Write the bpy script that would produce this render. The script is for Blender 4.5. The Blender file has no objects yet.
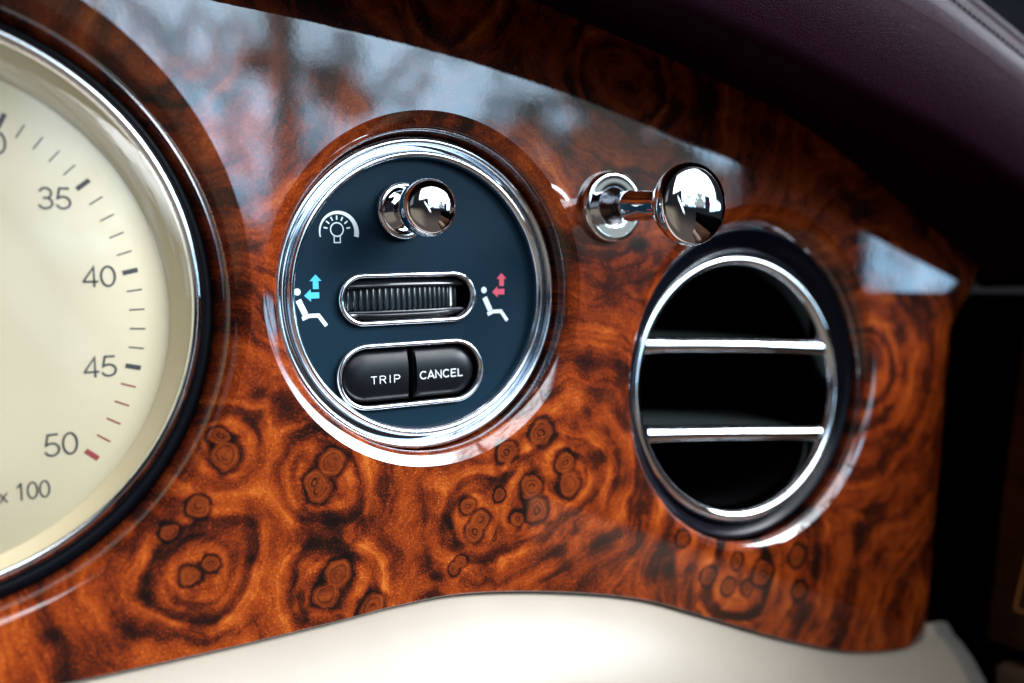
import bpy, bmesh, math
from mathutils import Vector, Matrix

S = bpy.context.scene
COL = S.collection
MM = 0.001
# ------------------------------------------------------------------ helpers for nodes
class X:
    """A float socket with arithmetic."""
    def __init__(s, nt, o): s.nt = nt; s.o = o
    def _m(s, op, *a):
        n = s.nt.nodes.new('ShaderNodeMath'); n.operation = op
        for i, v in enumerate((s,) + a):
            if isinstance(v, X): s.nt.links.new(v.o, n.inputs[i])
            else: n.inputs[i].default_value = v
        return X(s.nt, n.outputs[0])
    def __add__(s, v): return s._m('ADD', v)
    def __radd__(s, v): return s._m('ADD', v)
    def __sub__(s, v): return s._m('SUBTRACT', v)
    def __rsub__(s, v): return (s * -1.0) + v
    def __mul__(s, v): return s._m('MULTIPLY', v)
    def __rmul__(s, v): return s._m('MULTIPLY', v)
    def __truediv__(s, v): return s._m('DIVIDE', v)
    def min(s, v): return s._m('MINIMUM', v)
    def max(s, v): return s._m('MAXIMUM', v)
    def smin(s, v, k): return s._m('SMOOTH_MIN', v, k)
    def abs(s): return s._m('ABSOLUTE')
    def pow(s, v): return s._m('POWER', v)
    def step(s, a, b, lo=0.0, hi=1.0):
        n = s.nt.nodes.new('ShaderNodeMapRange'); n.interpolation_type = 'SMOOTHSTEP'
        s.nt.links.new(s.o, n.inputs['Value'])
        if a > b: a, b, lo, hi = b, a, hi, lo
        for k, v in (('From Min', a), ('From Max', b), ('To Min', lo), ('To Max', hi)): n.inputs[k].default_value = v
        return X(s.nt, n.outputs[0])

def vmath(nt, op, a, b=None, scale=None):
    n = nt.nodes.new('ShaderNodeVectorMath'); n.operation = op
    for i, v in enumerate((a, b)):
        if v is None: continue
        if isinstance(v, (tuple, list)): n.inputs[i].default_value = v
        else: nt.links.new(v, n.inputs[i])
    if scale is not None:
        if isinstance(scale, X): nt.links.new(scale.o, n.inputs['Scale'])
        else: n.inputs['Scale'].default_value = scale
    return n.outputs['Value'] if op in ('DISTANCE', 'LENGTH', 'DOT_PRODUCT') else n.outputs[0]

def sep(nt, v):
    n = nt.nodes.new('ShaderNodeSeparateXYZ'); nt.links.new(v, n.inputs[0])
    return [X(nt, o) for o in n.outputs]

def comb(nt, x, y, z=0.0):
    n = nt.nodes.new('ShaderNodeCombineXYZ')
    for i, v in enumerate((x, y, z)):
        if isinstance(v, X): nt.links.new(v.o, n.inputs[i])
        else: n.inputs[i].default_value = v
    return n.outputs[0]

def noise(nt, vec, scale, detail=3.0, rough=0.5, color=False, dist=0.0):
    n = nt.nodes.new('ShaderNodeTexNoise'); nt.links.new(vec, n.inputs['Vector'])
    n.inputs['Scale'].default_value = scale; n.inputs['Detail'].default_value = detail
    n.inputs['Roughness'].default_value = rough; n.inputs['Distortion'].default_value = dist
    return n.outputs['Color'] if color else X(nt, n.outputs['Fac'])

def mixc(nt, f, a, b):
    n = nt.nodes.new('ShaderNodeMix'); n.data_type = 'RGBA'; n.clamp_factor = True
    if isinstance(f, X): nt.links.new(f.o, n.inputs[0])
    else: n.inputs[0].default_value = f
    for i, v in ((6, a), (7, b)):
        if isinstance(v, (tuple, list)): n.inputs[i].default_value = tuple(v) + ((1.0,) if len(v) == 3 else ())
        else: nt.links.new(v, n.inputs[i])
    return n.outputs[2]

def ramp(nt, f, stops):
    n = nt.nodes.new('ShaderNodeValToRGB'); e = n.color_ramp.elements
    while len(e) > 1: e.remove(e[-1])
    e[0].position = stops[0][0]; e[0].color = tuple(stops[0][1]) + (1,)
    for p, c in stops[1:]:
        k = e.new(p); k.color = tuple(c) + (1,)
    nt.links.new(f.o, n.inputs[0])
    return n.outputs[0]

# ------------------------------------------------------------------ camera
cd = bpy.data.cameras.new('camera'); cam = bpy.data.objects.new('camera', cd); COL.objects.link(cam); S.camera = cam
r_ = Vector((0.848336, -0.529093, -0.019653)); u_ = Vector((0.057906, 0.055822, 0.996760)); b_ = Vector((-0.526282, -0.846726, 0.077993))
M = Matrix(((r_.x, u_.x, b_.x), (r_.y, u_.y, b_.y), (r_.z, u_.z, b_.z))).to_4x4()
M.translation = Vector((-114.04, -217.95, 6.24)) * MM
cam.matrix_world = M
cd.sensor_width = 36.0; cd.lens = 35.16
cd.clip_start = 0.01; cd.clip_end = 50.0
cd.dof.use_dof = True; cd.dof.focus_distance = 0.243; cd.dof.aperture_fstop = 7.0
S.render.resolution_x = 1024; S.render.resolution_y = 683
S.view_settings.view_transform = 'Standard'; S.view_settings.look = 'None'
S.view_settings.exposure = 0.0; S.view_settings.gamma = 1.0
S.render.engine = 'CYCLES'
S.cycles.use_denoising = True
S.cycles.max_bounces = 10; S.cycles.glossy_bounces = 6; S.cycles.transparent_max_bounces = 8
S.cycles.caustics_reflective = False; S.cycles.caustics_refractive = False
S.cycles.sample_clamp_indirect = 6.0

# ------------------------------------------------------------------ the daylight: what lies round the dash, as an environment
# direction based: dark cabin, side window with bright overcast sky and bare trees, windscreen beyond the dash
W = bpy.data.worlds.new('World'); S.world = W; W.use_nodes = True
W.cycles.sampling_method = 'MANUAL'; W.cycles.sample_map_resolution = 1024
nt = W.node_tree; nt.nodes.clear()
tc = nt.nodes.new('ShaderNodeTexCoord'); dx, dy, dz = sep(nt, tc.outputs['Generated'])
out_dir = dy * -1.0
fr = out_dir.step(0.0, 0.02)                       # facing out from the dash
den = out_dir.max(0.02)
gx = dx / den; gy = dz / den
gv = comb(nt, gx, gy)
# side window: lower edge is the belt line, upper edge the roof rail
win = gx.step(0.12, 0.17).max(gy.step(0.34, 0.44) * gx.step(-0.40, -0.30)) * gx.step(2.2, 1.7) * gy.step(-0.01, 0.05) * gy.step(2.4, 1.9)  # upper left extension added to whiten the knob reflections
mirror = gx.step(0.96, 1.00) * gx.step(1.46, 1.33) * gy.step(0.26, 0.22)      # door mirror outside the glass
win = win * (1.0 - mirror)
win2 = gx.step(1.24, 1.28) * gx.step(5.0, 4.0) * gy.step(-0.09, -0.04) * gy.step(0.3, 0.1)
winl = gx.step(-1.25, -1.45) * gx.step(-4.0, -3.0) * gy.step(0.25, 0.35) * gy.step(1.4, 1.2)
glare_band = ((gx + gy * 0.62 - 0.125).abs()).step(0.045, 0.010) * gy.step(-0.20, -0.05) * gy.step(0.30, 0.15) * gx.step(0.26, 0.2)  # slanted bright band added to give the dial glass a glare streak
back = dy.step(0.02, 0.12) * dz.step(0.22, 0.34)   # windscreen
wob = noise(nt, gv, 5.0, 4.0)
trunk = ((gx + (wob - 0.5) * 0.07 - 0.352) .abs()).step(0.028, 0.008)
branch1 = ((gy - 0.10 - (gx - 0.36).abs() * 0.9 + (wob - 0.5) * 0.12).abs()).step(0.018, 0.004) * gx.step(0.62, 0.5)
fol = noise(nt, vmath(nt, 'MULTIPLY', gv, (1.0, 1.4, 1.0)), 5.5, 7.0, 0.60)
low = gy.step(0.30, 0.02)
fol2 = (fol + low * 0.10 + gx.step(0.60, 0.76) * gy.step(0.40, 0.24) * 0.20 - gx.step(0.86, 0.95) * 0.24).step(0.52, 0.65)
twig = ((noise(nt, vmath(nt, 'MULTIPLY', gv, (1.6, 0.8, 1.0)), 6.0, 3.0) - 0.5).abs()).step(0.030, 0.006) * 0.6
tree = (twig).max(trunk * 0.95).max(branch1 * 0.6).max(fol2 * 0.97)
skyc = mixc(nt, gy.step(0.0, 0.6), (0.40, 0.70, 1.0), (0.90, 0.95, 1.0))
treec = mixc(nt, wob, (0.050, 0.034, 0.022), (0.022, 0.032, 0.022))
wcol = mixc(nt, tree, skyc, treec)
seat = gx.step(0.1, -0.5) * gx.step(-4.0, -2.5) * gy.step(-1.8, -1.1) * gy.step(0.05, -0.25) * fr  # warm glow added in the environment to light the gauge's cream ring
cabin = mixc(nt, dz.step(-0.55, -0.05), (0.105, 0.085, 0.075), (0.016, 0.016, 0.019))
cabin = mixc(nt, seat, cabin, (0.26, 0.22, 0.17))
lum = (win.max(win2)) * fr
bright_lobe = gy.step(1.35, 1.0) * gy.step(0.24, 0.60) * gx.step(0.46, 0.85)           # bright lobe added in the window, shaped to light the lower wood
c1 = vmath(nt, 'SCALE', wcol, scale=lum * (bright_lobe * 44.0 + gy.step(1.5, 1.0) * 5.0 + 3.0))
c2 = vmath(nt, 'SCALE', (0.80, 0.90, 1.0), scale=(winl * fr * 0.25) + (glare_band * fr * 3.5) + back * 9.0)
tot = vmath(nt, 'ADD', vmath(nt, 'ADD', c1, c2), cabin)
bg = nt.nodes.new('ShaderNodeBackground'); nt.links.new(tot, bg.inputs[0]); bg.inputs[1].default_value = 1.0
wo = nt.nodes.new('ShaderNodeOutputWorld'); nt.links.new(bg.outputs[0], wo.inputs[0])

# ------------------------------------------------------------------ materials
def newmat(name):
    m = bpy.data.materials.new(name); m.use_nodes = True
    nt = m.node_tree; p = nt.nodes['Principled BSDF']
    return m, nt, p

def setp(p, **k):
    for a, v in k.items():
        a = a.replace('_', ' ')
        p.inputs[a].default_value = v

def simple(name, col, rough, metal=0.0, spec=0.5, coat=0.0, coatr=0.03, bump=None, var=0.0):
    m, nt, p = newmat(name)
    tcn = nt.nodes.new('ShaderNodeTexCoord'); P = vmath(nt, 'SCALE', tcn.outputs['Object'], scale=1000.0)
    n = noise(nt, P, 0.15, 4.0)
    c = mixc(nt, n, tuple(v * (1 - var) for v in col), tuple(min(1, v * (1 + var)) for v in col))
    nt.links.new(c, p.inputs['Base Color'])
    rn = (noise(nt, P, 0.35, 3.0) - 0.5) * (rough * 0.35) + rough
    nt.links.new(rn.o, p.inputs['Roughness'])
    setp(p, Metallic=metal, Specular_IOR_Level=spec, Coat_Weight=coat, Coat_Roughness=coatr)
    if bump:
        b = nt.nodes.new('ShaderNodeBump'); b.inputs['Strength'].default_value = bump[1]; b.inputs['Distance'].default_value = bump[2] * MM
        nt.links.new(noise(nt, P, bump[0], 3.0).o, b.inputs['Height']); nt.links.new(b.outputs[0], p.inputs['Normal'])
    return m

def leather(name, col, rough, scale, dist, spec=0.5):
    m, nt, p = newmat(name)
    tcn = nt.nodes.new('ShaderNodeTexCoord'); P = vmath(nt, 'SCALE', tcn.outputs['Object'], scale=1000.0)
    v = nt.nodes.new('ShaderNodeTexVoronoi'); v.feature = 'DISTANCE_TO_EDGE'; v.inputs['Scale'].default_value = scale
    wv = vmath(nt, 'ADD', P, vmath(nt, 'SCALE', noise(nt, P, 0.8, 2.0, color=True), scale=0.8))
    nt.links.new(wv, v.inputs['Vector'])
    h = X(nt, v.outputs['Distance']).step(0.0, 0.22) + noise(nt, P, 0.5, 3.0) * 0.8
    b = nt.nodes.new('ShaderNodeBump'); b.inputs['Strength'].default_value = 0.6; b.inputs['Distance'].default_value = dist * MM
    nt.links.new(h.o, b.inputs['Height']); nt.links.new(b.outputs[0], p.inputs['Normal'])
    n = noise(nt, P, 0.06, 4.0)
    nt.links.new(mixc(nt, n, tuple(x * 0.92 for x in col), tuple(x * 1.05 for x in col)), p.inputs['Base Color'])
    setp(p, Roughness=rough, Specular_IOR_Level=spec)
    return m

EYES = [(-28.5,-39.3,3.3),(-32.7,-43.3,2.8),(-32.0,-45.3,3.0),(-28.1,-66.3,3.6),(-31.2,-70.3,3.3),(-19.5,-75.6,3.4),(-61.9,-60.0,2.2),(-57.6,-58.1,2.0),(-65.9,-49.5,2.0),(-59.6,-45.2,2.4),(-54.3,-30.4,2.2),(-53.2,-34.7,3.1),(30.2,-38.3,3.5),(19.2,-42.4,2.9),(37.4,-47.5,3.0),(38.6,-53.2,3.5),(26.4,-52.4,3.2),(28.2,-58.9,3.5),(22.0,-60.4,2.1),(16.7,-53.2,1.6),(7.3,-54.8,2.3),(10.9,-59.0,2.6),(8.9,-61.8,2.6),(5.0,-68.6,1.5),(2.9,-70.3,1.5),(78.8,-75.0,2.4),(100.6,-85.5,2.2),(96.8,-92.6,2.5),(88.7,-88.0,2.7),(111.6,-91.3,4.1),(104.8,-94.7,2.2),(126.8,-88.5,3.3),(127.7,-100.1,3.0)]
BIG = [(-59.9,-59.1,7.3),(-30.7,-42.6,7.5),(-29.2,-69.5,8.6),(25.1,-56.6,9.1),(38.0,-50.6,6.5),(9.3,-58.7,7.2),(101.8,-90.1,12.5),(-52,-32,6),(160,-30,14),(60,55,12),(5,75,12),(-60,55,12)]
DARK = [(-51.5,-31.4,1.3),(-72.9,-61.5,2.6),(-70.3,-58.3,1.9),(-27.6,-73.2,2.2),(-33.1,-67.1,1.7),(-34.4,-36.8,1.9),(-26.6,-46.7,1.4),(-4.4,-68.0,2.5),(-1.2,-72.4,2.3),(-37.0,-56.2,2.1),(-29.7,-55.1,2.1),(-22.1,-53.9,1.9),(36.9,-74.0,3.3),(47.0,-71.5,3.1),(48.1,-49.1,2.2),(41.5,-39.8,3.0),(56.0,-54.6,2.5),(94.4,-84.1,3.1),(91.6,-79.0,2.4),(72.0,-83.7,2.4),(66.4,-83.6,2.0),(45.2,-21.9,2.2),(47.4,-30.8,2.2),(23.8,-56.2,2.4),(20.7,-58.4,1.8),(27.1,-48.1,1.6),(41.7,-46.6,1.4),(63.9,10.6,1.9),(69.3,7.8,2.0),(-37.8,-76.1,1.9),(-75.0,-71.5,1.5),(-88.4,-68.5,1.5),(161.5,-48.3,4.1),(137.5,-91.7,4.0),(128.2,-109.7,4.0),(167.3,-97.0,3.5),(176.6,-18.9,3.4),(-48.8,-58.9,1.4),(-47.3,-50.0,1.4)]

def burl():
    m, nt, p = newmat('walnut_burl')
    tcn = nt.nodes.new('ShaderNodeTexCoord'); P0 = vmath(nt, 'SCALE', tcn.outputs['Object'], scale=1000.0)
    P = vmath(nt, 'MULTIPLY', P0, (1.0, 0.0, 1.0))
    def off(scale, amp, detail):
        c = noise(nt, P, scale, detail, color=True)
        return vmath(nt, 'SCALE', vmath(nt, 'MULTIPLY', vmath(nt, 'SUBTRACT', c, (0.5, 0.5, 0.5)), (1, 0, 1)), scale=amp)
    pe = vmath(nt, 'ADD', P, vmath(nt, 'ADD', off(0.20, 2.8, 2.0), off(1.0, 0.55, 3.0)))
    pw = vmath(nt, 'ADD', P, vmath(nt, 'ADD', off(0.045, 16.0, 2.0), off(0.25, 2.2, 4.0)))
    def chain(lst, pos, smooth=None, mul=1.0, sub=0.0):
        acc = None
        for x, z, r in lst:
            d = X(nt, vmath(nt, 'DISTANCE', pos, (x, 0.0, z)))
            d = d / (r * mul) if sub == 0.0 else d - r * sub
            acc = d if acc is None else (acc.smin(d, smooth) if smooth else acc.min(d))
        return acc
    def chain_ring(lst, pos):
        acc = None
        for x, z, r in lst:
            q = X(nt, vmath(nt, 'DISTANCE', pos, (x, 0.0, z))) / r
            k = ((q - 1.02).abs()).step(0.20, 0.02)
            acc = k if acc is None else acc.max(k)
        return acc
    pe2 = vmath(nt, 'ADD', P, vmath(nt, 'ADD', off(0.10, 5.0, 2.0), off(0.6, 1.0, 3.0)))
    d = chain(EYES, pe)
    db = chain(EYES, pe, 0.35)
    F = chain(BIG, pw, 7.0, sub=0.5)
    dk = chain(DARK, vmath(nt, 'ADD', P, vmath(nt, 'ADD', off(0.08, 11.0, 3.0), off(0.5, 1.6, 4.0))), 0.7)
    n1 = noise(nt, P, 0.040, 3.0)
    n2 = noise(nt, pw, 0.085, 5.0, 0.58)
    n3 = noise(nt, pw, 0.30, 4.0, 0.6)
    band = noise(nt, comb(nt, F * 0.21, n1 * 1.5, 3.7), 1.0, 4.0, 0.62)
    vein = ((noise(nt, comb(nt, F * 0.085, n2 * 1.7, n1 * 3.0), 1.0, 2.0, 0.5) - 0.5).abs()).step(0.15, 0.0)
    vein = vein * noise(nt, P, 0.055, 2.0).step(0.40, 0.62)
    grain = noise(nt, vmath(nt, 'MULTIPLY', pw, (1.5, 1.0, 0.9)), 1.9, 4.0, 0.75)
    fleck = noise(nt, pe, 3.0, 2.0, 0.6) * 0.6 + noise(nt, vmath(nt, 'MULTIPLY', pw, (1.0, 1.0, 1.6)), 1.5, 2.0, 0.6) * 0.4
    pore = noise(nt, pe, 2.3, 2.0, 0.5)
    t = 0.60 + (band - 0.5) * 1.50 + (n2 - 0.5) * 0.62 + (n3 - 0.5) * 0.40 + (grain - 0.5) * 0.70
    t = t - vein * 0.28
    outl = chain_ring(BIG[:8], pe2) * noise(nt, P, 0.09, 2.0).step(0.38, 0.60)
    t = t - dk.step(2.2, 0.1) * 0.24 - outl * 0.28
    # dark matrix round the knots, brighter swirl outside it
    gate = noise(nt, P, 0.13, 3.0)
    halo = db.step(1.48, 1.02) * (gate.step(0.34, 0.56) * 0.50 + 0.50)
    t0 = t
    t = t - halo * 0.46 + (db.step(2.9, 1.8) * db.step(1.3, 1.7)) * 0.12
    t = t + fleck.step(0.52, 0.66) * 0.36 - fleck.step(0.48, 0.36) * 0.10 - pore.step(0.38, 0.26) * 0.16
    wood = ramp(nt, t, [(0.0, (0.0032, 0.0012, 0.0009)), (0.20, (0.0105, 0.0025, 0.0014)), (0.40, (0.049, 0.0064, 0.0018)), (0.62, (0.152, 0.0196, 0.0028)), (0.82, (0.260, 0.0425, 0.0048)), (1.0, (0.42, 0.112, 0.0150))])
    # inside a knot: red-brown, thin rings, dark pith, dark rim
    rings = noise(nt, comb(nt, d * 5.0, n2 * 0.8, gate * 6.0), 1.0, 3.0)
    te = 0.64 + (rings - 0.5) * 0.95 + (grain - 0.5) * 0.50 + (n3 - 0.5) * 0.25
    pith = noise(nt, P, 0.19, 0.0).step(0.38, 0.60)
    te = te - (((d - 0.25).abs()).step(0.10, 0.03) * 0.42 + d.step(0.10, 0.02) * 0.2) * pith - ((d - 0.62).abs()).step(0.12, 0.0) * 0.14
    te = te + (t0 - 0.62) * 0.35 - d.step(0.70, 1.02) * (0.14 + noise(nt, P, 0.21, 2.0).step(0.35, 0.6) * 0.24)
    eye = ramp(nt, te, [(0.0, (0.0035, 0.0013, 0.0010)), (0.25, (0.020, 0.0036, 0.0015)), (0.5, (0.088, 0.0128, 0.0024)), (0.75, (0.165, 0.0275, 0.0038)), (1.0, (0.25, 0.060, 0.008))])
    col = mixc(nt, d.step(1.10, 0.94), wood, eye)
    nt.links.new(col, p.inputs['Base Color'])
    setp(p, Roughness=0.45, Specular_IOR_Level=0.04, Coat_Weight=1.0, Coat_Roughness=0.012, Coat_IOR=1.78)
    b = nt.nodes.new('ShaderNodeBump'); b.inputs['Strength'].default_value = 0.35; b.inputs['Distance'].default_value = 0.05 * MM
    nt.links.new(grain.o, b.inputs['Height']); nt.links.new(b.outputs[0], p.inputs['Normal'])
    # lacquer has its own, almost flat, ripple
    b2 = nt.nodes.new('ShaderNodeBump'); b2.inputs['Strength'].default_value = 0.5; b2.inputs['Distance'].default_value = 0.012 * MM
    nt.links.new(noise(nt, P0, 0.30, 2.0).o, b2.inputs['Height']); nt.links.new(b2.outputs[0], p.inputs['Coat Normal'])
    return m

def veneer():
    m, nt, p = newmat('brown_veneer')
    tcn = nt.nodes.new('ShaderNodeTexCoord'); P = vmath(nt, 'SCALE', tcn.outputs['Object'], scale=1000.0)
    n = noise(nt, vmath(nt, 'MULTIPLY', P, (1, 0.25, 0.6)), 0.16, 5.0, 0.6, dist=0.6)
    nt.links.new(ramp(nt, n, [(0.25, (0.05, 0.018, 0.008)), (0.75, (0.22, 0.085, 0.035))]), p.inputs['Base Color'])
    setp(p, Roughness=0.5, Coat_Weight=0.6, Coat_Roughness=0.1)
    return m

def glassmat():
    m = bpy.data.materials.new('clear_glass'); m.use_nodes = True; nt = m.node_tree; nt.nodes.clear()
    tr = nt.nodes.new('ShaderNodeBsdfTransparent'); gl = nt.nodes.new('ShaderNodeBsdfGlossy'); gl.inputs['Roughness'].default_value = 0.03
    fz = nt.nodes.new('ShaderNodeFresnel'); geo = nt.nodes.new('ShaderNodeNewGeometry'); nt.links.new((X(nt, geo.outputs['Backfacing']) * (1 / 1.5 - 1.5) + 1.5).o, fz.inputs[0])   # same reflectance from both sides: a thin pane
    tcn = nt.nodes.new('ShaderNodeTexCoord'); P = vmath(nt, 'SCALE', tcn.outputs['Object'], scale=1000.0)
    sm = noise(nt, P, 0.05, 3.0)
    mx = nt.nodes.new('ShaderNodeMixShader'); nt.links.new((X(nt, fz.outputs[0]) * (sm * 0.2 + 0.9) * 0.4).o, mx.inputs[0])
    nt.links.new(tr.outputs[0], mx.inputs[1]); nt.links.new(gl.outputs[0], mx.inputs[2])
    o = nt.nodes.new('ShaderNodeOutputMaterial'); nt.links.new(mx.outputs[0], o.inputs[0])
    return m

M_BURL = burl()
M_CHROME = simple('chrome', (0.86, 0.89, 0.93), 0.04, metal=1.0, var=0.03)
M_PLATE = simple('satin_charcoal_plastic', (0.0044, 0.0165, 0.0290), 0.50, spec=0.05, bump=(3.0, 0.25, 0.03), var=0.06)  # blue of the reflected sky is put into the base colour
M_BLACK = simple('gloss_black_plastic', (0.008, 0.009, 0.011), 0.16, var=0.1)
M_HOUSING = simple('housing_plastic', (0.0022, 0.003, 0.006), 0.22, spec=0.16, var=0.15)
M_RUBBER = simple('black_rubber', (0.0018, 0.0022, 0.0035), 0.40, spec=0.08, var=0.15, bump=(1.5, 0.2, 0.02))
M_BUTTON = simple('button_plastic', (0.004, 0.005, 0.007), 0.32, spec=0.22, var=0.06, bump=(4.0, 0.15, 0.02))
M_BLADE = simple('vane_plastic', (0.016, 0.020, 0.020), 0.6, spec=0.1, var=0.1)
M_WHEEL = simple('wheel_plastic', (0.016, 0.024, 0.032), 0.30, var=0.1)
M_VOID = simple('matt_black', (0.003, 0.003, 0.0035), 0.9, spec=0.0, var=0.1)
M_DARKTRIM = simple('black_door_trim', (0.0008, 0.0008, 0.0009), 0.9, spec=0.0, var=0.1)
M_DIAL = simple('cream_dial', (0.340, 0.302, 0.208), 0.55, spec=0.3, var=0.025)
M_CONE = simple('cream_gloss', (0.56, 0.475, 0.305), 0.45, spec=0.3, var=0.03)
M_INK = simple('black_ink', (0.016, 0.015, 0.016), 0.5, var=0.1)
M_REDINK = simple('red_ink', (0.16, 0.012, 0.015), 0.5, var=0.1)
M_WHITEINK = simple('white_ink', (0.62, 0.72, 0.78), 0.5, var=0.05)
M_BLUEINK = simple('blue_ink', (0.035, 0.42, 0.70), 0.5, var=0.05)
M_PINKINK = simple('pink_red_ink', (0.52, 0.045, 0.085), 0.5, var=0.05)
M_SILVERINK = simple('silver_ink', (0.70, 0.72, 0.74), 0.4, var=0.05)
M_CREAM = leather('cream_leather', (0.335, 0.29, 0.235), 0.45, 1.1, 0.014)
M_BURG = leather('burgundy_leather', (0.0105, 0.0026, 0.0060), 0.42, 1.5, 0.09, spec=0.012)
M_THREAD = simple('dark_thread', (0.022, 0.010, 0.014), 0.7, var=0.1)
M_VENEER = veneer()
M_INLAY = simple('orange_inlay', (0.55, 0.24, 0.06), 0.35, var=0.1)
M_TAN = simple('tan_leather', (0.34, 0.21, 0.14), 0.5, var=0.08)
M_GREY = simple('pad_end_grey', (0.20, 0.19, 0.17), 0.5, var=0.15)  # plain grey for the right end of the cream pad
M_GLASS = glassmat()

# ------------------------------------------------------------------ mesh helpers; everything in mm: X along the dash, Z up, h out towards the viewer
def V(x, z, h): return Vector((x, -h, z))

def empty(name, loc, label, cat, group=None):
    o = bpy.data.objects.new(name, None); COL.objects.link(o)
    o.location = loc * MM; o.empty_display_size = 0.01
    tag(o, label, cat, group)
    return o

def tag(o, label, cat, group=None):
    o['label'] = label; o['category'] = cat
    if group: o['group'] = group

def obj(name, bm, mat, parent=None, smooth=True, sharp=None, label=None, recalc=True):
    if recalc: bmesh.ops.recalc_face_normals(bm, faces=bm.faces)
    off = Vector((0, 0, 0)); q = parent
    while q is not None: off += q.location; q = q.parent
    for v in bm.verts: v.co = v.co * MM - off
    if smooth:
        for f in bm.faces: f.smooth = True
    if sharp is not None:
        bm.normal_update()
        for e in bm.edges:
            if len(e.link_faces) == 2 and e.calc_face_angle(0) > math.radians(sharp): e.smooth = False
    me = bpy.data.meshes.new(name); bm.to_mesh(me); bm.free()
    o = bpy.data.objects.new(name, me); COL.objects.link(o); me.materials.append(mat)
    if parent is not None: o.parent = parent
    if label: o['label'] = label
    return o

def lathe(prof, cen, segs=160, tilt=None, bm=None, cap=False):
    """prof: [(r, h)] ; cen: (x, z) or function of index -> (x, z)."""
    bm = bm or bmesh.new(); rings = []
    for i, (r, h) in enumerate(prof):
        cx, cz = cen(r, h) if callable(cen) else cen
        if r < 1e-6: rings.append([bm.verts.new(V(cx, cz, h))]); continue
        rings.append([bm.verts.new(V(cx + r * math.cos(2 * math.pi * k / segs), cz + r * math.sin(2 * math.pi * k / segs), h)) for k in range(segs)])
    for a, b in zip(rings, rings[1:]):
        for k in range(segs):
            k2 = (k + 1) % segs
            if len(a) == 1 and len(b) == 1: continue
            if len(b) == 1: bm.faces.new((a[k], a[k2], b[0]))
            elif len(a) == 1: bm.faces.new((a[0], b[k2], b[k]))
            else: bm.faces.new((a[k], a[k2], b[k2], b[k]))
    if tilt:
        R, c = tilt
        for v in bm.verts: v.co = R @ (v.co - c) + c
    return bm

def spline(pts, n):
    """Catmull-Rom through pts (tuples), n samples per span."""
    out = []
    P = [pts[0]] + list(pts) + [pts[-1]]
    for i in range(1, len(P) - 2):
        p0, p1, p2, p3 = P[i - 1:i + 3]
        for k in range(n):
            t = k / n
            out.append(tuple(0.5 * (2 * b + (c - a) * t + (2 * a - 5 * b + 4 * c - d) * t * t + (3 * b - a - 3 * c + d) * t ** 3) for a, b, c, d in zip(p0, p1, p2, p3)))
    out.append(tuple(pts[-1]))
    return out

def arc(cx, cz, r, a0, a1, n=24, rz=None):
    rz = rz or r
    return [(cx + r * math.cos(math.radians(a0 + (a1 - a0) * k / n)), cz + rz * math.sin(math.radians(a0 + (a1 - a0) * k / n))) for k in range(n + 1)]

def ribbon(bm, pts, w, h, closed=False, th=0.05, w1=None):
    """A flat printed stroke of width w with mitred joints."""
    n = len(pts); L = []; Rr = []
    for i, p in enumerate(pts):
        a = pts[(i - 1) % n] if (closed or i > 0) else None
        b = pts[(i + 1) % n] if (closed or i < n - 1) else None
        def nrm(p, q):
            d = Vector((q[0] - p[0], q[1] - p[1])); d.normalize(); return Vector((-d.y, d.x))
        if a is None: m = nrm(p, b); s = 1.0
        elif b is None: m = nrm(a, p); s = 1.0
        else:
            n1, n2 = nrm(a, p), nrm(p, b); m = n1 + n2
            if m.length < 1e-6: m = n1
            m.normalize(); s = 1.0 / max(0.45, m.dot(n1))
        ww = w if w1 is None else w + (w1 - w) * i / (n - 1)
        L.append(bm.verts.new(V(p[0] + m.x * ww / 2 * s, p[1] + m.y * ww / 2 * s, h)))
        Rr.append(bm.verts.new(V(p[0] - m.x * ww / 2 * s, p[1] - m.y * ww / 2 * s, h)))
    for i in range(n if closed else n - 1):
        j = (i + 1) % n
        bm.faces.new((L[i], L[j], Rr[j], Rr[i]))
    return bm

def poly(bm, pts, h):
    bm.faces.new([bm.verts.new(V(x, z, h)) for x, z in pts]); return bm

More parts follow.
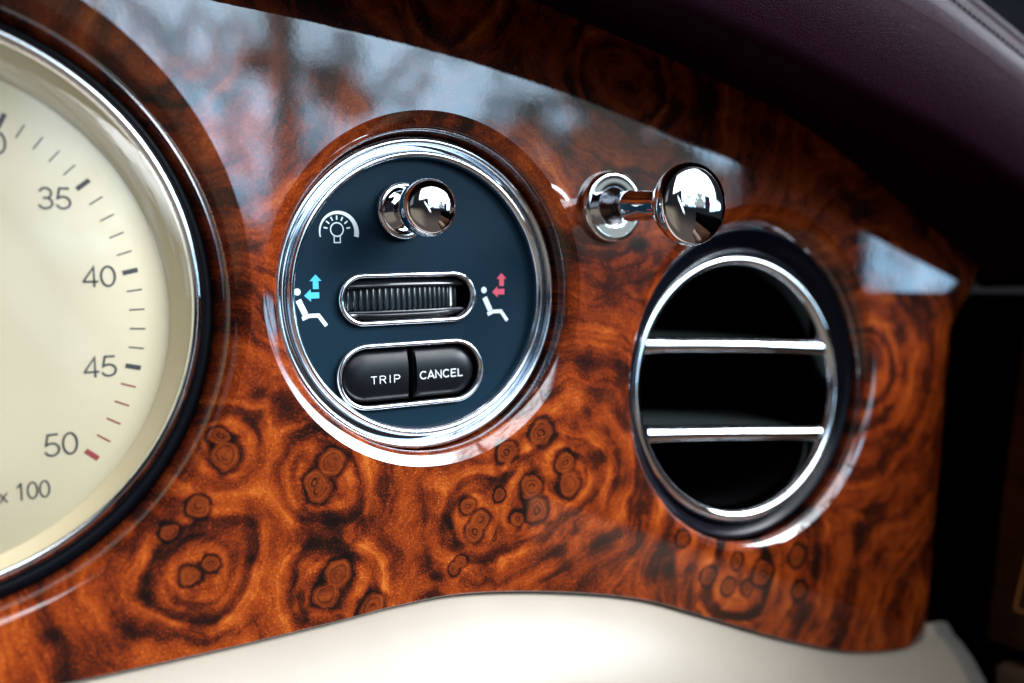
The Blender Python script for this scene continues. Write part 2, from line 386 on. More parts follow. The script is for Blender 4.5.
# stroke lettering: unit cell, height 1
def glyph(ch):
    A = arc
    return {
        '0': (0.60, [(A(0.30, 0.5, 0.25, 90, 450, 40, 0.46)[:-1], True)]),
        '1': (0.60, [([(0.12, 0.74), (0.22, 0.80), (0.33, 0.95), (0.37, 1.0)], False), ([(0.365, 0.99), (0.365, 0.0)], False)]),
        '3': (0.60, [(A(0.29, 0.73, 0.215, 165, -88, 22, 0.235) , False), ([(0.20, 0.515)] + A(0.285, 0.275, 0.245, 88, -165, 26, 0.24), False)]),
        '4': (0.60, [([(0.58, 0.26), (0.06, 0.26), (0.06, 0.30), (0.43, 0.95), (0.43, 0.0)], False)]),
        '5': (0.60, [([(0.52, 0.955), (0.16, 0.955), (0.085, 0.50)] + A(0.285, 0.305, 0.255, 130, -162, 28, 0.27), False)]),
        'x': (0.52, [([(0.05, 0.62), (0.46, 0.0)], False), ([(0.46, 0.62), (0.05, 0.0)], False)]),
        'T': (0.66, [([(0.04, 0.94), (0.62, 0.94)], False), ([(0.33, 0.93), (0.33, 0.0)], False)]),
        'R': (0.74, [([(0.10, 0.0), (0.10, 0.94), (0.42, 0.94)] + A(0.42, 0.715, 0.215, 85, -85, 12, 0.225) + [(0.42, 0.49), (0.12, 0.49)], False), ([(0.40, 0.48), (0.66, 0.0)], False)]),
        'I': (0.34, [([(0.17, 0.0), (0.17, 1.0)], False)]),
        'P': (0.70, [([(0.10, 0.0), (0.10, 0.94), (0.40, 0.94)] + A(0.40, 0.695, 0.225, 85, -85, 12, 0.245) + [(0.40, 0.45), (0.12, 0.45)], False)]),
        'C': (0.76, [(A(0.40, 0.5, 0.33, 42, 318, 32, 0.45), False)]),
        'A': (0.72, [([(0.03, 0.0), (0.355, 0.98), (0.69, 0.0)], False), ([(0.15, 0.30), (0.56, 0.30)], False)]),
        'N': (0.76, [([(0.10, 0.0), (0.10, 0.97), (0.645, 0.03), (0.645, 1.0)], False)]),
        'E': (0.68, [([(0.62, 0.06), (0.11, 0.06), (0.11, 0.94), (0.60, 0.94)], False), ([(0.12, 0.51), (0.56, 0.51)], False)]),
        'L': (0.60, [([(0.11, 1.0), (0.11, 0.06), (0.57, 0.06)], False)]),
    }[ch]

def text(word, x0, x1, z0, hgt, w, h, rot=0.0, bm=None, track=0.04):
    """Word written between x0 and x1 with its foot on z0."""
    bm = bm or bmesh.new(); tot = sum(glyph(c)[0] for c in word) + track * (len(word) - 1)
    sx = (x1 - x0) / tot; x = 0.0
    for c in word:
        adv, strokes = glyph(c)
        for i, (pts, cl) in enumerate(strokes):
            q = []
            for px, pz in pts:
                a, b = (x + px) * sx, pz * hgt
                q.append((x0 + a * math.cos(rot) - b * math.sin(rot), z0 + a * math.sin(rot) + b * math.cos(rot)))
            ribbon(bm, q, w, h + 0.012 * i, cl)
        x += adv + track
    return bm

# ------------------------------------------------------------------ burl dashboard panel
TC = lambda r, h: (-113.4, 2.9 + 0.47 * h)          # tachometer axis leans with depth
SC = lambda r, h: (0.0, 0.14 * h)
VC = lambda r, h: (111.0 + 0.09 * h, -30.4 + 0.5 * h)
def roll(x, z):
    """(x, h) of the panel surface where it turns back at its right end; lower down it turns earlier and more gently."""
    q = max(0.0, min(1.0, (2 - z) / 26.0)); q = q * q * (3 - 2 * q)
    xs = max(180.0, 216 - 25 * q - 0.11 * max(0.0, -z - 25)); R = 14 + 28 * q
    if x <= xs: return x, 0.0
    a = min((x - xs) / R, 1.35)
    return xs + R * math.sin(a), -R * (1 - math.cos(a))
bottom = spline([(-205, -78.0), (-120, -77.6), (-60.7, -77.6), (-30, -77.0), (-12.3, -76.3), (7.3, -77.1), (35.1, -82.2), (62.7, -89.6), (85.4, -98.9), (110.3, -109.8), (128.2, -117.0), (152.3, -125.5), (178.4, -130.6), (204, -131.5), (222, -128.5), (238, -123)], 8)
topc = spline([(-205, 92), (-60, 90), (0, 84), (28.8, 77), (86.5, 63), (132, 49), (186.6, 22), (216.3, 7), (240, -4)], 10)
def interp(c, x):
    for a, b in zip(c, c[1:]):
        if a[0] <= x <= b[0]: return a[1] + (b[1] - a[1]) * (x - a[0]) / (b[0] - a[0])
    return c[-1][1]
def panel():
    bm = bmesh.new(); XR = 178.4
    N = 200
    loopE = []
    def mk(pts): return [bm.verts.new(V(x, z, 0)) for x, z in pts]
    bl = [p for p in bottom if p[0] <= XR + 1e-6]
    tl = [p for p in topc if p[0] < XR - 2]
    rows = 40
    zt, zb = interp(topc, XR), bl[-1][1]
    side = [(XR, zb + (zt - zb) * k / rows) for k in range(1, rows + 1)]
    loop = mk(bl + side + tl[::-1])
    bound = [bm.edges.new((loop[i], loop[(i + 1) % len(loop)])) for i in range(len(loop))]
    holes = []
    for c, R in ((TC(0, 0), 67.5), (SC(0, 0), 43.45), (VC(0, 0), 53.2)):
        ring = mk([(c[0] + R * math.cos(2 * math.pi * k / N), c[1] + R * math.sin(2 * math.pi * k / N)) for k in range(N)])
        bound += [bm.edges.new((ring[i], ring[(i + 1) % N])) for i in range(N)]
        holes.append(ring)
    bmesh.ops.triangle_fill(bm, use_beauty=True, use_dissolve=False, edges=bound, normal=(0, -1, 0))
    bm.edges.ensure_lookup_table()
    for e in bound: e.smooth = False
    # countersinks
    specs = ((TC, [(66.8, -0.30), (65.8, -0.85), (64.7, -1.7), (63.6, -2.9), (62.6, -4.4), (61.8, -6.2), (61.3, -8), (61.1, -10.5)]),
             (SC, [(42.6, -0.34), (41.7, -0.74), (40.9, -1.13), (40.25, -1.5), (39.85, -1.95), (39.6, -2.8), (39.5, -5.0), (39.45, -9)]),
             (VC, [(52.4, -0.32), (51.4, -0.74), (50.5, -1.2), (49.8, -1.8), (49.3, -2.8), (49.0, -5), (48.9, -9)]))
    for ring, (cf, prof) in zip(holes, specs):
        prev = ring
        for r, h in prof:
            c = cf(r, h)
            cur = [bm.verts.new(V(c[0] + r * math.cos(2 * math.pi * k / N), c[1] + r * math.sin(2 * math.pi * k / N), h)) for k in range(N)]
            for k in range(N): bm.faces.new((prev[k], prev[(k + 1) % N], cur[(k + 1) % N], cur[k]))
            prev = cur
    # right end, rolling back
    cols = [[loop[len(bl) - 1]] + [loop[len(bl) + k] for k in range(rows)]]
    for i in range(1, 19):
        x = XR + i * 3.1; zt2, zb2 = interp(topc, min(x, 239)), interp(bottom, min(x, 237)); zz = [zb2 + (zt2 - zb2) * k / rows for k in range(rows + 1)]
        cols.append([bm.verts.new(V(roll(x, z)[0], z, roll(x, z)[1])) for z in zz])
    for a, b in zip(cols, cols[1:]):
        for k in range(rows): bm.faces.new((a[k], b[k], b[k + 1], a[k + 1]))
    for k in range(rows):
        e = bm.edges.get((cols[0][k], cols[0][k + 1]))
        if e: e.smooth = True
    # lower edge: small fillet and the thickness of the veneered board
    base = [loop[i] for i in range(len(bl))] + [c[0] for c in cols[1:]]
    prev = base
    for dz, dh in ((-0.25, -0.12), (-0.5, -0.5), (-0.55, -3.5)):
        cur = []
        for v in base:
            cur.append(bm.verts.new(v.co + Vector((0, -dh, dz))))
        for k in range(len(base) - 1): bm.faces.new((prev[k], prev[k + 1], cur[k + 1], cur[k]))
        prev = cur
    return bm
bm = panel()
pan = obj('wood_fascia', bm, M_BURL, recalc=True)
tag(pan, 'glossy walnut burl dashboard panel with round cut-outs for the dial, switches and vent', 'wood fascia')

# ------------------------------------------------------------------ tachometer
tach = empty('tachometer', V(-113.4, 0, -14), 'cream faced round dial in a chrome ring, numbered up to 50 x 100', 'gauge')
obj('surround', lathe([(61.4, -10), (61.2, -8.2), (60.6, -7.4), (59.8, -7.1), (59.0, -7.2), (58.5, -7.8), (58.3, -9)], TC, 220), M_RUBBER, tach, label='black ring between the burl and the chrome')
obj('bezel', lathe([(58.6, -9), (58.4, -6.6), (57.9, -5.6), (57.3, -5.1), (56.7, -5.1), (56.2, -5.5), (55.9, -6.2), (55.8, -7.5)], TC, 220), M_CHROME, tach)
obj('inner_ring', lathe([(55.95, -6.2), (55.4, -6.9), (54.6, -7.8), (53.7, -8.9), (52.8, -10.0), (52.2, -10.6), (51.95, -11.0)], TC, 220), M_CONE, tach, label='sloping glossy cream ring round the dial face')
obj('dial_face', lathe([(52.4, -10.85), (51.6, -10.8), (51.45, -10.55), (30, -10.5), (0, -10.5)], lambda r, h: (-113.8, -2.6), 220), M_DIAL, tach)
HD = -10.43
DK_ = 0.985
def dial(x, z): return -114.04 + (x + 114.04) * DK_, 6.24 + (z - 6.24) * DK_
DC = dial(-114.1, -3.7)
KN = [(20, 111.0), (25, 86.6), (30, 62.15), (35, 37.8), (40, 12.15), (45, -14.0), (50, -39.87)]
def tick_angle(v):
    for (a, x), (b, y) in zip(KN, KN[1:]):
        if a <= v <= b: return math.radians(x + (y - x) * (v - a) / (b - a))
def ticks(vals, w, r0=44.3, r1=47.5):
    bm = bmesh.new()
    for v in vals:
        a = tick_angle(v); c, s = math.cos(a), math.sin(a)
        ribbon(bm, [(DC[0] + r0 * c, DC[1] + r0 * s), (DC[0] + r1 * c, DC[1] + r1 * s)], w, HD)
    return bm
obj('minor_scale', ticks([v for v in range(21, 50) if v % 5 and v < 46], 0.30), M_INK, tach)
obj('major_scale', ticks([20, 25, 30, 35, 40, 45], 1.0), M_INK, tach)
obj('red_scale', ticks([46, 47, 48, 49], 0.32), M_REDINK, tach, label='dark red fine ticks from 46 to 49')
obj('red_limit_mark', ticks([50], 1.05), M_REDINK, tach, label='thick dark red tick at 50')
for word, x0, x1, z0, hg in (('30', -97.6, -91.6, 30.7, 4.5), ('35', -86.35, -79.7, 19.55, 4.6), ('40', -78.5, -71.5, 2.85, 4.6), ('45', -79.25, -72.2, -16.75, 4.6), ('50', -87.85, -80.95, -33.05, 4.9)):
    (x0, z0), (x1, _) = dial(x0, z0), dial(x1, z0)
    obj('numeral', text(word, x0, x1, z0, hg * DK_, 0.46, HD), M_INK, tach, smooth=False, label=word)
b2 = text('100', dial(-93.95, 0)[0], dial(-87.0, 0)[0], dial(0, -41.7)[1], 3.7, 0.36, HD); text('x', dial(-97.0, 0)[0], dial(-95.1, 0)[0], dial(0, -41.75)[1], 3.35, 0.34, HD, bm=b2)
obj('multiplier', b2, M_INK, tach, smooth=False, label='x 100')
gp = [(56.2, -5.7)] + [(56.0 * k / 8, -5.5 + 0.9 * (1 - (k / 8) ** 2)) for k in range(8, -1, -1)]
obj('glass', lathe(gp, lambda r, h: (-113.4, 0.4), 160), M_GLASS, tach)

# ------------------------------------------------------------------ switch panel
sw = empty('switch_panel', V(0, -1, -8.5), 'round charcoal switch panel in a double chrome ring between cream dial and vent', 'switch panel')
SWC = (0.0, -1.0)
obj('bezel', lathe([(39.4, -10), (39.3, -7.6), (38.95, -6.6), (38.5, -6.05), (37.95, -5.85), (37.4, -6.05), (37.1, -6.7), (37.0, -9.6), (35.9, -9.6), (35.75, -6.9), (35.5, -6.2), (35.0, -5.75), (34.5, -5.75), (34.0, -6.15), (33.7, -6.9), (33.55, -8.0), (33.5, -9.2)], SWC, 220), M_CHROME, sw, sharp=70)
def plate():
    bm = lathe([(33.6, -8.5), (25, -8.5), (0, -8.5)], SWC, 160)
    return bm
HP = -8.5

def stadium(cx, cz, hw, hh, n=24):
    """Points of a stadium outline, half width hw, half height hh."""
    L = hw - hh
    return [(cx + L + hh * math.cos(a), cz + hh * math.sin(a)) for a in [math.radians(-90 + 180 * k / n) for k in range(n + 1)]] + \
           [(cx - L + hh * math.cos(a), cz + hh * math.sin(a)) for a in [math.radians(90 + 180 * k / n) for k in range(n + 1)]]

def stadium_frame(cx, cz, hw, hh, sec):
    bm = bmesh.new(); rings = []
    for d, h in sec:
        rings.append([bm.verts.new(V(x, z, h)) for x, z in stadium(cx, cz, hw + d, hh + d)])
    n = len(rings[0])
    for a, b in zip(rings, rings[1:]):
        for k in range(n): bm.faces.new((a[k], a[(k + 1) % n], b[(k + 1) % n], b[k]))
    return bm
# face plate with two stadium slots cut right through
def face_plate():
    bm = bmesh.new(); ed = []
    def loop(pts):
        vs = [bm.verts.new(V(x, z, HP)) for x, z in pts]
        ed.extend(bm.edges.new((vs[i], vs[(i + 1) % len(vs)])) for i in range(len(vs)))
    loop([(SWC[0] + 33.55 * math.cos(2 * math.pi * k / 160), SWC[1] + 33.55 * math.sin(2 * math.pi * k / 160)) for k in range(160)])
    loop(stadium(*WH)); loop(stadium(*TR))
    bmesh.ops.triangle_fill(bm, use_beauty=True, use_dissolve=False, edges=ed, normal=(0, -1, 0))
    return bm
WH = (-3.6, -1.95, 18.2, 5.75)      # thumb wheel slot
TR = (-3.35, -20.95, 19.6, 7.5)     # trip / cancel slot
obj('face_plate', face_plate(), M_PLATE, sw, smooth=False)
SEC = [(0.75, HP - 0.02), (0.8, HP + 0.7), (0.58, HP + 1.3), (0.15, HP + 1.5), (-0.3, HP + 1.35), (-0.52, HP + 0.85), (-0.58, HP + 0.1), (-0.62, HP - 2.0)]
# thumb wheel
obj('wheel_frame', stadium_frame(*WH, SEC), M_CHROME, sw)
def pocket(st, depth, inset=0.58):
    bm = bmesh.new(); cx, cz, hw, hh = st
    a = [bm.verts.new(V(x, z, HP - 1.9)) for x, z in stadium(cx, cz, hw - inset, hh - inset)]
    b = [bm.verts.new(V(x, z, HP - depth)) for x, z in stadium(cx, cz, hw - inset, hh - inset)]
    n = len(a)
    for k in range(n): bm.faces.new((a[k], a[(k + 1) % n], b[(k + 1) % n], b[k]))
    bm.faces.new(b)
    return bm
def lens():
    """Curved black insert above and below the knurled wheel."""
    bm = bmesh.new(); cx, cz = WH[0], WH[1]
    n = 28
    for s in (1, -1):
        rows = []
        for zf, hf in ((2.75, 0.2), (2.9, 0.75), (3.5, 0.7), (4.3, 0.25), (5.1, -0.9)):
            row = []
            for k in range(n + 1):
                t = -1 + 2 * k / n; half = 17.6 - 0.55 - (max(0, zf - 1.5) ** 2) * 0.30
                row.append(bm.verts.new(V(cx + t * half, cz + s * zf, HP - 0.55 + hf - 1.1 * abs(t) ** 3)))
            rows.append(row)
        for a, b in zip(rows, rows[1:]):
            for k in range(n): bm.faces.new((a[k], a[k + 1], b[k + 1], b[k]))
    return bm
obj('wheel_pocket', pocket(WH, 5.5), M_VOID, sw)
obj('wheel_insert', lens(), M_BLACK, sw)
def thumbwheel():
    bm = bmesh.new(); R = 36.0; cx, cz, ch = WH[0] - 0.2, WH[1] - 0.05, HP + 0.75 - R
    prof = []
    a0, a1 = -26.0, 26.0; pitch = (a1 - a0) / 21.0
    for i in range(21):
        a = a0 + i * pitch
        for f, r in ((0.0, -0.75), (0.22, -0.75), (0.32, -0.15), (0.45, 0.0), (0.62, 0.0), (0.75, -0.15), (0.88, -0.75)):
            prof.append((a + f * pitch, R + r))
    rows = []
    for z, dr in ((-2.7, -1.2), (-2.7, -0.25), (-2.45, 0.0), (2.45, 0.0), (2.7, -0.25), (2.7, -1.2)):
        rows.append([bm.verts.new(V(cx + (r + dr) * math.sin(math.radians(a)), cz + z, ch + (r + dr) * math.cos(math.radians(a)))) for a, r in prof])
    for a, b in zip(rows, rows[1:]):
        for k in range(len(a) - 1): bm.faces.new((a[k], a[k + 1], b[k + 1], b[k]))
    return bm
wheel = obj('thumbwheel', thumbwheel(), M_WHEEL, sw, sharp=40)
bm = bmesh.new(); aw = math.radians(21.4)
for z0, z1 in ((-2.45, 2.45),):
    R = 36.05; cx, cz, ch = WH[0] - 0.2, WH[1] - 0.05, HP + 0.75 - 36
    q = []
    for da, z in ((-0.009, z0), (0.009, z0), (0.009, z1), (-0.009, z1)):
        q.append(bm.verts.new(V(cx + R * math.sin(aw + da), cz + z, ch + R * math.cos(aw + da))))
    bm.faces.new(q)
obj('index_line', bm, M_SILVERINK, wheel, label='white index line across the knurling')
# trip and cancel push buttons
obj('button_frame', stadium_frame(*TR, SEC), M_CHROME, sw)
obj('button_pocket', pocket(TR, 4.0), M_VOID, sw)
GAP = -3.35
def button(side):
    bm = bmesh.new(); cx, cz, hw, hh = TR; hw -= 1.15; hh -= 1.15; n = 20
    xe = GAP + side * 0.45
    rings = []
    for e, h in ((0.0, -2.5), (0.0, 0.2), (0.25, 0.75), (0.7, 1.1), (1.4, 1.45), (2.4, 1.8), (3.6, 2.05), (4.8, 2.17), (5.8, 2.2)):
        r = hh - e; xc = cx + side * (hw - hh)
        e2 = min(e, 0.9) * 0.8
        pts = [(xc + side * r * math.cos(math.radians(a)), cz + r * math.sin(math.radians(a))) for a in [-90 + 180 * k / n for k in range(n + 1)]]
        xs = xe + side * e2
        m = 8
        top = [(xc + (xs - xc) * k / m, cz + r) for k in range(1, m + 1)]
        bot = [(xc + (xs - xc) * k / m, cz - r) for k in range(m, 0, -1)]
        mid = [(xs, cz + r - 2 * r * k / 10) for k in range(1, 10)]
        rings.append([bm.verts.new(V(x, z, HP - 1.3 + h)) for x, z in pts + top + mid + bot])
    N = len(rings[0])
    for a, b in zip(rings, rings[1:]):
        for k in range(N): bm.faces.new((a[k], a[(k + 1) % N], b[(k + 1) % N], b[k]))
    bm.faces.new(rings[-1])
    return bm
HB = HP - 1.3 + 2.24
tb = obj('button', button(-1), M_BUTTON, sw, sharp=60, label='left push button marked TRIP')
cb = obj('button', button(1), M_BUTTON, sw, sharp=60, label='right push button marked CANCEL')
obj('lettering', text('TRIP', -14.9, -6.8, -22.75, 1.95, 0.21, HB, track=0.16), M_SILVERINK, tb, smooth=False, label='TRIP')
obj('lettering', text('CANCEL', -1.5, 10.95, -22.55, 2.05, 0.29, HB), M_SILVERINK, cb, smooth=False, label='CANCEL')
# dimmer knob
DK = (-4.68, 19.71)
knob = obj('dimmer_knob', lathe([(2.9, -7.5), (2.7, -5.5), (2.7, -2.6), (3.1, -1.3), (4.2, -0.2), (5.8, 1.4), (6.6, 3.2), (6.9, 5.0), (6.9, 6.4), (6.6, 7.7), (5.9, 8.7), (4.7, 9.5), (3.2, 10.0), (1.6, 10.3), (0, 10.4)], DK, 96), M_CHROME, sw)
obj('collar', lathe([(7.1, -8.6), (7.2, -7.6), (7.0, -6.9), (6.6, -6.5), (6.0, -6.4), (4.4, -6.9), (3.2, -7.3), (2.6, -7.4)], DK, 96), M_CHROME, knob, label='dished chrome collar under the knob')
# printed symbols
HS = HP + 0.03
def bulb():
    bm = bmesh.new(); c = (-21.7, 14.5)
    ribbon(bm, arc(-22.03, 15.12, 1.62, 0, 360, 32)[:-1], 0.30, HS, True)
    ribbon(bm, [(-22.8, 13.55), (-22.8, 12.0), (-21.25, 12.0), (-21.25, 13.55)], 0.26, HS + 0.01)
    ribbon(bm, arc(c[0], c[1], 4.7, 194, -14, 40), 0.28, HS, w1=1.25)
    for a in (10, 38, 64, 90, 116, 142, 170):
        t = math.radians(a)
        ribbon(bm, [(-22.0 + 2.45 * math.cos(t), 15.0 + 2.45 * math.sin(t)), (-22.0 + 3.45 * math.cos(t), 15.0 + 3.45 * math.sin(t))], 0.34, HS)
    return bm
obj('bulb_symbol', bulb(), M_WHITEINK, sw, smooth=False, label='printed lamp symbol under a growing arc')
def seat(dx, dz, k=1.0):
    bm = bmesh.new()
    poly(bm, arc(-33.16 + dx + 0.3, 0.4 + dz, 0.82, 0, 345, 23), HS)
    ribbon(bm, [(-32.7 + dx, -1.55 + dz), (-31.05 + dx, -5.0 + dz)], 1.45, HS)
    ribbon(bm, [(-31.9 + dx, -6.0 + dz), (-30.2 + dx, -5.35 + dz), (-27.8 + dx, -5.35 + dz), (-25.9 + dx, -7.9 + dz)], 0.95, HS + 0.01)
    return bm
def arrows(x, z):
    """Up arrow over a left arrow; (x, z) is the joint of their tails."""
    bm = bmesh.new()
    poly(bm, [(x - 0.72, z + 0.05), (x + 0.72, z + 0.05), (x + 0.72, z + 1.95), (x + 1.5, z + 1.95), (x, z + 3.5), (x - 1.5, z + 1.95), (x - 0.72, z + 1.95)], HS)
    z -= 1.45
    poly(bm, [(x + 0.8, z + 0.72), (x - 1.3, z + 0.72), (x - 1.3, z + 1.5), (x - 2.95, z), (x - 1.3, z - 1.5), (x - 1.3, z - 0.72), (x + 0.8, z - 0.72)], HS)
    return bm
s1 = obj('seat_symbol', seat(0.4, 0.1), M_WHITEINK, sw, smooth=False, label='printed seated figure with blue arrows')
obj('arrows', arrows(-27.85, 1.0), M_BLUEINK, s1, smooth=False, label='light blue up and left arrows')
s2 = obj('seat_symbol', seat(51.2, -1.0), M_WHITEINK, sw, smooth=False, label='printed seated figure with red arrows')
obj('arrows', arrows(23.8, 0.25), M_PINKINK, s2, smooth=False, label='red up and left arrows')

# ------------------------------------------------------------------ organ stop knob
KC = (53.3, 20.9)
KA = lambda r, h: (53.3, 20.9 - 0.042 * max(0, h - 4))
pk = empty('pull_knob', V(KC[0], KC[1], 0), 'chrome organ stop pull knob on a round collar between the switch panel and the vent', 'knob')
obj('collar', lathe([(9.5, -0.5), (9.6, 0.3), (9.6, 1.3), (9.45, 2.1), (9.0, 2.65), (8.5, 2.75), (8.1, 2.7), (7.0, 2.68), (5.6, 2.66), (5.2, 2.6), (5.0, 2.2), (4.9, -3.0)], KC, 128), M_CHROME, pk)
obj('shaft', lathe([(3.95, -2.5), (3.95, 9.2), (4.12, 9.5), (4.12, 9.9), (3.9, 10.3), (3.8, 16), (3.5, 20.0), (3.3, 22.3)], KA, 96), M_CHROME, pk, sharp=60)
obj('knob_head', lathe([(3.2, 21.5), (3.6, 21.9), (3.9, 22.5), (3.7, 23.0), (4.4, 23.6), (6.2, 25.3), (8.2, 27.6), (9.5, 29.8), (10.05, 31.6), (10.15, 32.8), (9.95, 33.9), (9.4, 34.8), (8.5, 35.5), (7.2, 36.1), (5.6, 36.6), (3.8, 36.95), (1.9, 37.15), (0, 37.2)], KA, 128), M_CHROME, pk)

# ------------------------------------------------------------------ air vent
av = empty('air_vent', V(110.3, -34.4, -8), 'round air vent in a chrome ring with two horizontal chrome slats over a black duct', 'air vent')
obj('housing', lathe([(49.3, -9), (49.1, -6.4), (48.5, -5.6), (47.5, -5.6), (46.2, -6.2), (44.6, -7.2), (43.2, -8.4), (42.4, -9.3), (41.8, -12)], lambda r, h: (110.7, -32.0 - 1.8 * min(1, max(0, (50 - r) / 7.3))), 200), M_HOUSING, av)
tiltR = Matrix.Rotation(math.radians(4.0), 3, 'Z') @ Matrix.Rotation(math.radians(-3.0), 3, 'X')
VCEN = (110.1, -33.8)
tc_ = (Matrix.Rotation(math.radians(-3.5), 3, 'Z') @ Matrix.Rotation(math.radians(-3.5), 3, 'X'), V(110.3, -34.4, -8))
obj('vent_ring', lathe([(42.2, -13), (42.1, -9.0), (41.7, -7.9), (41.1, -7.2), (40.3, -6.8), (39.4, -6.9), (38.5, -7.7), (38.0, -9.0), (37.7, -14)], VCEN, 200, tilt=tc_), M_CHROME, av)
obj('duct', lathe([(37.95, -12), (37.9, -40), (36, -70), (0, -72)], VCEN, 96, tilt=tc_), M_VOID, av)
def slat(x0, z0, x1, z1):
    bm = bmesh.new(); rows = []
    sec = [(2.0, -14.5), (2.2, -11.5), (2.0, -9.6), (1.3, -8.6), (0.1, -8.2), (-1.2, -8.15), (-2.0, -8.5), (-2.3, -9.3), (-2.25, -11.5), (-1.9, -14.5)]
    n = 16
    for k in range(n + 1):
        t = k / n; x = x0 + (x1 - x0) * t; z = z0 + (z1 - z0) * t + 0.35 * math.sin(math.pi * t)
        f = 1.0 + 0.22 * abs(2 * t - 1) ** 6
        rows.append([bm.verts.new(V(x, z + dz * f, h)) for dz, h in sec])
    for a, b in zip(rows, rows[1:]):
        for k in range(len(sec)): bm.faces.new((a[k], a[(k + 1) % len(sec)], b[(k + 1) % len(sec)], b[k]))
    bm.faces.new(rows[0]); bm.faces.new(rows[-1][::-1])
    for v in bm.verts: v.co = tc_[0] @ (v.co - tc_[1]) + tc_[1]
    return bm
def blade(x0, z0, x1, z1):
    bm = bmesh.new()
    c = []
    for dz, h in ((1.6, -14.4), (3.2, -44), (0.8, -44), (-1.6, -14.4)):
        c.append((bm.verts.new(V(x0 + 2, z0 + dz, h)), bm.verts.new(V(x1 - 2, z1 + dz, h))))
    for k in range(4):
        a, b = c[k], c[(k + 1) % 4]; bm.faces.new((a[0], a[1], b[1], b[0]))
    bm.faces.new([q[0] for q in c]); bm.faces.new([q[1] for q in c][::-1])
    return bm
for x0, z0, x1, z1 in ((74.6, -18.4, 147.6, -23.3), (74.6, -45.2, 146.6, -51.8)):
    s = obj('slat', slat(x0, z0, x1, z1), M_CHROME, av, sharp=60)
    obj('blade', blade(x0 + 1.5, z0, x1 - 1.5, z1), M_BLADE, s, smooth=False)

# ------------------------------------------------------------------ leather hood over the dash
lip = spline([(-230, 82), (-120, 79.5), (-43.6, 73.3), (17.6, 66.8), (66.6, 57.8), (114, 45.7), (141, 38.5), (180, 25), (223, 9.5), (262, -4), (290, -14)], 10)
def hood():
    bm = bmesh.new(); rows = []
    for x, z in lip:
        zc = interp(topc, max(-204, min(x, 238)))
        hb = roll(min(x, 236), 5.0)[1]
        rows.append([(x, zc - 1.0, hb - 6), (x, zc - 3.5, hb + 0.4), (x, zc - 3.9 + (z - zc) * 0.15, 4 + hb * .5), (x, z + 2.0 + (zc - z - 4) * 0.45, 18), (x, z + 0.6, 32), (x, z, 38), (x, z + 1.0, 40.5), (x, z + 4, 42.5), (x, z + 12, 45.0), (x, z + 20, 46.4), (x, z + 27, 45.7), (x, z + 33, 43.3), (x, z + 38, 39.7), (x, z + 42.4, 35.7), (x, z + 46.4, 31.8), (x, z + 49.2, 29.2), (x, z + 49.9, 28.5), (x, z + 50.0, 28.1), (x, z + 50.5, 27.8), (x, z + 53.0, 26.8), (x, z + 56.0, 25.1), (x, z + 58.3, 23.6), (x, z + 58.7, 23.1), (x, z + 59.2, 22.9), (x, z + 61.6, 22.2), (x, z + 64.5, 20.6), (x, z + 66.6, 18.2), (x, z + 67.2, 15.8), (x, z + 66.5, 13.4), (x, z + 63.5, 11.5)])
    g = [[bm.verts.new(V(*p)) for p in r] for r in rows]
    for a, b in zip(g, g[1:]):
        for k in range(len(a) - 1): bm.faces.new((a[k], a[k + 1], b[k + 1], b[k]))
    return bm
hd = obj('dashboard_hood', hood(), M_BURG)
tag(hd, 'burgundy leather padded hood with a stitched seam, overhanging the burl panel', 'dashboard hood')
def stitches():
    bm = bmesh.new()
    dense = []
    for (a, b) in zip(lip, lip[1:]):
        for k in range(10): dense.append((a[0] + (b[0] - a[0]) * k / 10, a[1] + (b[1] - a[1]) * k / 10))
    acc = 0.0; pts = []
    run = 0
    seg = []
    L = 2.5
    prev = dense[0]
    s = 0.0
    marks = []
    for p in dense[1:]:
        d = math.hypot(p[0] - prev[0], p[1] - prev[1]); s += d
        if p[0] > 60 and s >= L: marks.append(p); s = 0.0
        prev = p
    for (a, b) in zip(marks, marks[1:]):
        v0 = V(a[0], a[1] + 50.5, 29.05); v1 = V(a[0] + (b[0] - a[0]) * 0.80, a[1] + (b[1] - a[1]) * 0.80 + 50.65, 28.8)
        ax = (v1 - v0); Ln = ax.length; ax.normalize()
        s1 = ax.cross(Vector((0, 1, 0))).normalized(); s2 = ax.cross(s1)
        rings = []
        for t, r in ((0, 0.2), (0.15, 0.5), (0.5, 0.58), (0.85, 0.5), (1.0, 0.2)):
            c = v0 + ax * Ln * t
            rings.append([bm.verts.new(c + s1 * r * math.cos(q * math.pi / 3) + s2 * r * math.sin(q * math.pi / 3)) for q in range(6)])
        for r0, r1 in zip(rings, rings[1:]):
            for k in range(6): bm.faces.new((r0[k], r0[(k + 1) % 6], r1[(k + 1) % 6], r1[k]))
        bm.faces.new(rings[0]); bm.faces.new(rings[-1][::-1])
    return bm
obj('stitching', stitches(), M_THREAD, hd)
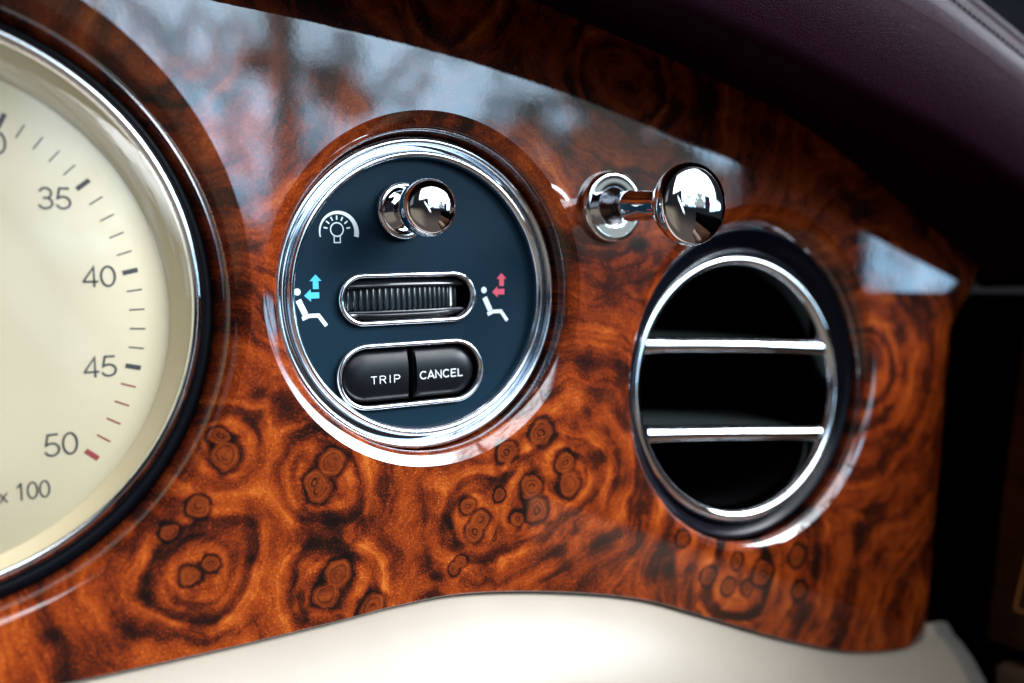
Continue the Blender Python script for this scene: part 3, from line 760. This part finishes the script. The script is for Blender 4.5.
# mesh cloth beyond the hood
def mesh_mat():
    m, nt, p = newmat('black_mesh')
    tcn = nt.nodes.new('ShaderNodeTexCoord'); P = vmath(nt, 'SCALE', tcn.outputs['Object'], scale=1000.0)
    v = nt.nodes.new('ShaderNodeTexVoronoi'); v.inputs['Scale'].default_value = 0.75; v.inputs['Randomness'].default_value = 0.15; nt.links.new(P, v.inputs['Vector'])
    d = X(nt, v.outputs['Distance'])
    nt.links.new(mixc(nt, d.step(0.25, 0.45), (0.0006, 0.0006, 0.0006), (0.005, 0.0053, 0.007)), p.inputs['Base Color'])
    setp(p, Roughness=0.9, Specular_IOR_Level=0.0)
    return m
bm = bmesh.new(); g = []
for x, z in lip:
    g.append([bm.verts.new(V(x, z + a, h)) for a, h in ((62, 10.5), (65, 7), (85, 0), (115, -9), (150, -18))])
for a, b in zip(g, g[1:]):
    for k in range(4): bm.faces.new((a[k], a[k + 1], b[k + 1], b[k]))
gr = obj('speaker_grille', bm, mesh_mat())
tag(gr, 'black mesh grille cloth beyond the stitched edge of the leather hood', 'grille')

# ------------------------------------------------------------------ cream leather under the panel
def lower():
    bm = bmesh.new(); g = []
    for x, z in [p for p in bottom if p[0] <= 206]:
        g.append([bm.verts.new(V(x, z + a, h)) for a, h in ((3, -6), (-0.8, -3.2), (-1.4, -1.8), (-3, 0.5), (-7, 4.5), (-14, 9.5), (-26, 15), (-45, 19), (-75, 20), (-110, 14))])
    for a, b in zip(g, g[1:]):
        for k in range(len(a) - 1): bm.faces.new((a[k], a[k + 1], b[k + 1], b[k]))
    return bm
lo = obj('lower_dashboard', lower(), M_CREAM)
tag(lo, 'smooth cream leather dashboard pad curving along the lower edge of the burl panel', 'leather pad')
bottom_end = [p for p in bottom if p[0] <= 206][-1]
bm = bmesh.new(); g = []
for i, (x, z) in enumerate([bottom_end, (210, -132.3), (215, -134.0), (219, -137.5), (222, -143), (223.5, -152)]):
    k = i / 5
    g.append([bm.verts.new(V(x, z + a, h - 6 * k * k)) for a, h in ((3, -6), (-0.8, -3.2), (-1.4, -1.8), (-3, 0.5), (-7, 4.5), (-14, 9.5), (-26, 15), (-45, 19), (-75, 20))])
for a, b in zip(g, g[1:]):
    for k in range(len(a) - 1): bm.faces.new((a[k], a[k + 1], b[k + 1], b[k]))
obj('end_cap', bm, M_GREY, lo, label='grey rounded end of the cream pad')

# ------------------------------------------------------------------ door beside the dash
dr = empty('door_panel', V(236, -80, 8), 'brown veneered door panel with a thin orange inlay at the right edge', 'car door')
def slab(pts, x0, x1, bev=0.0):
    """Block whose face towards the dash is the polygon pts (h, z) at x0."""
    bm = bmesh.new()
    a = [bm.verts.new(V(x0, z, h)) for h, z in pts]; b = [bm.verts.new(V(x1, z, h)) for h, z in pts]
    bm.faces.new(a); bm.faces.new(b[::-1])
    n = len(a)
    for k in range(n): bm.faces.new((a[k], b[k], b[(k + 1) % n], a[(k + 1) % n]))
    if bev:
        bmesh.ops.bevel(bm, geom=[e for e in bm.edges], offset=bev, segments=3, affect='EDGES')
    return bm
obj('veneer_trim', slab([(10.5, -20), (4.3, -77), (-2.5, -140), (320, -140), (320, -20)], 232, 250, 1.0), M_VENEER, dr)
bm = bmesh.new()
ribbonpts = []
for (h0, z0), (h1, z1) in (((9.2, -124.6), (60, -124.6)), ((9.2, -124.6), (15.0, -96.0))):
    d = Vector((h1 - h0, z1 - z0)).normalized(); nn = Vector((-d.y, d.x)) * 0.55
    bm.faces.new([bm.verts.new(V(231.97, z + s * nn.y, h + s * nn.x)) for h, z, s in ((h0, z0, 1), (h1, z1, 1), (h1, z1, -1), (h0, z0, -1))])
obj('inlay_line', bm, M_INLAY, dr)
obj('armrest', slab([(3.0, -146), (2.0, -210), (320, -210), (320, -143)], 229, 250, 2.0), M_TAN, dr, label='tan leather below the veneer')
obj('top_pad', slab([(-20, -18.8), (-20, -9), (320, -9), (320, -18.8)], 230.5, 250, 2.0), M_DARKTRIM, dr)
bmx = slab([(-60, -230), (-60, -9), (-20, -9.6), (320, -9.6), (320, -230)], 236, 260)
obj('shade_pad', slab([(17, -64), (15, -52), (15, -20), (18, -10), (320, -7), (320, -64)], 226, 236, 1.5), M_DARKTRIM, dr)  # out-of-view pad added to shade the right end of the burl
obj('door_body', bmx, M_DARKTRIM, dr, smooth=False)

# ------------------------------------------------------------------ black sheets added behind the dash to close gaps and block stray light
bm = bmesh.new()
def face(*p): bm.faces.new([bm.verts.new(V(*q)) for q in p])
face((-260, -260, -75), (262, -260, -75), (262, 130, -75), (-260, 130, -75))
face((222, -260, -75), (222, -260, -22), (222, 3, -22), (222, 3, -75))
bk = obj('dark_backing', bm, M_VOID, smooth=False)
bk['kind'] = 'structure'
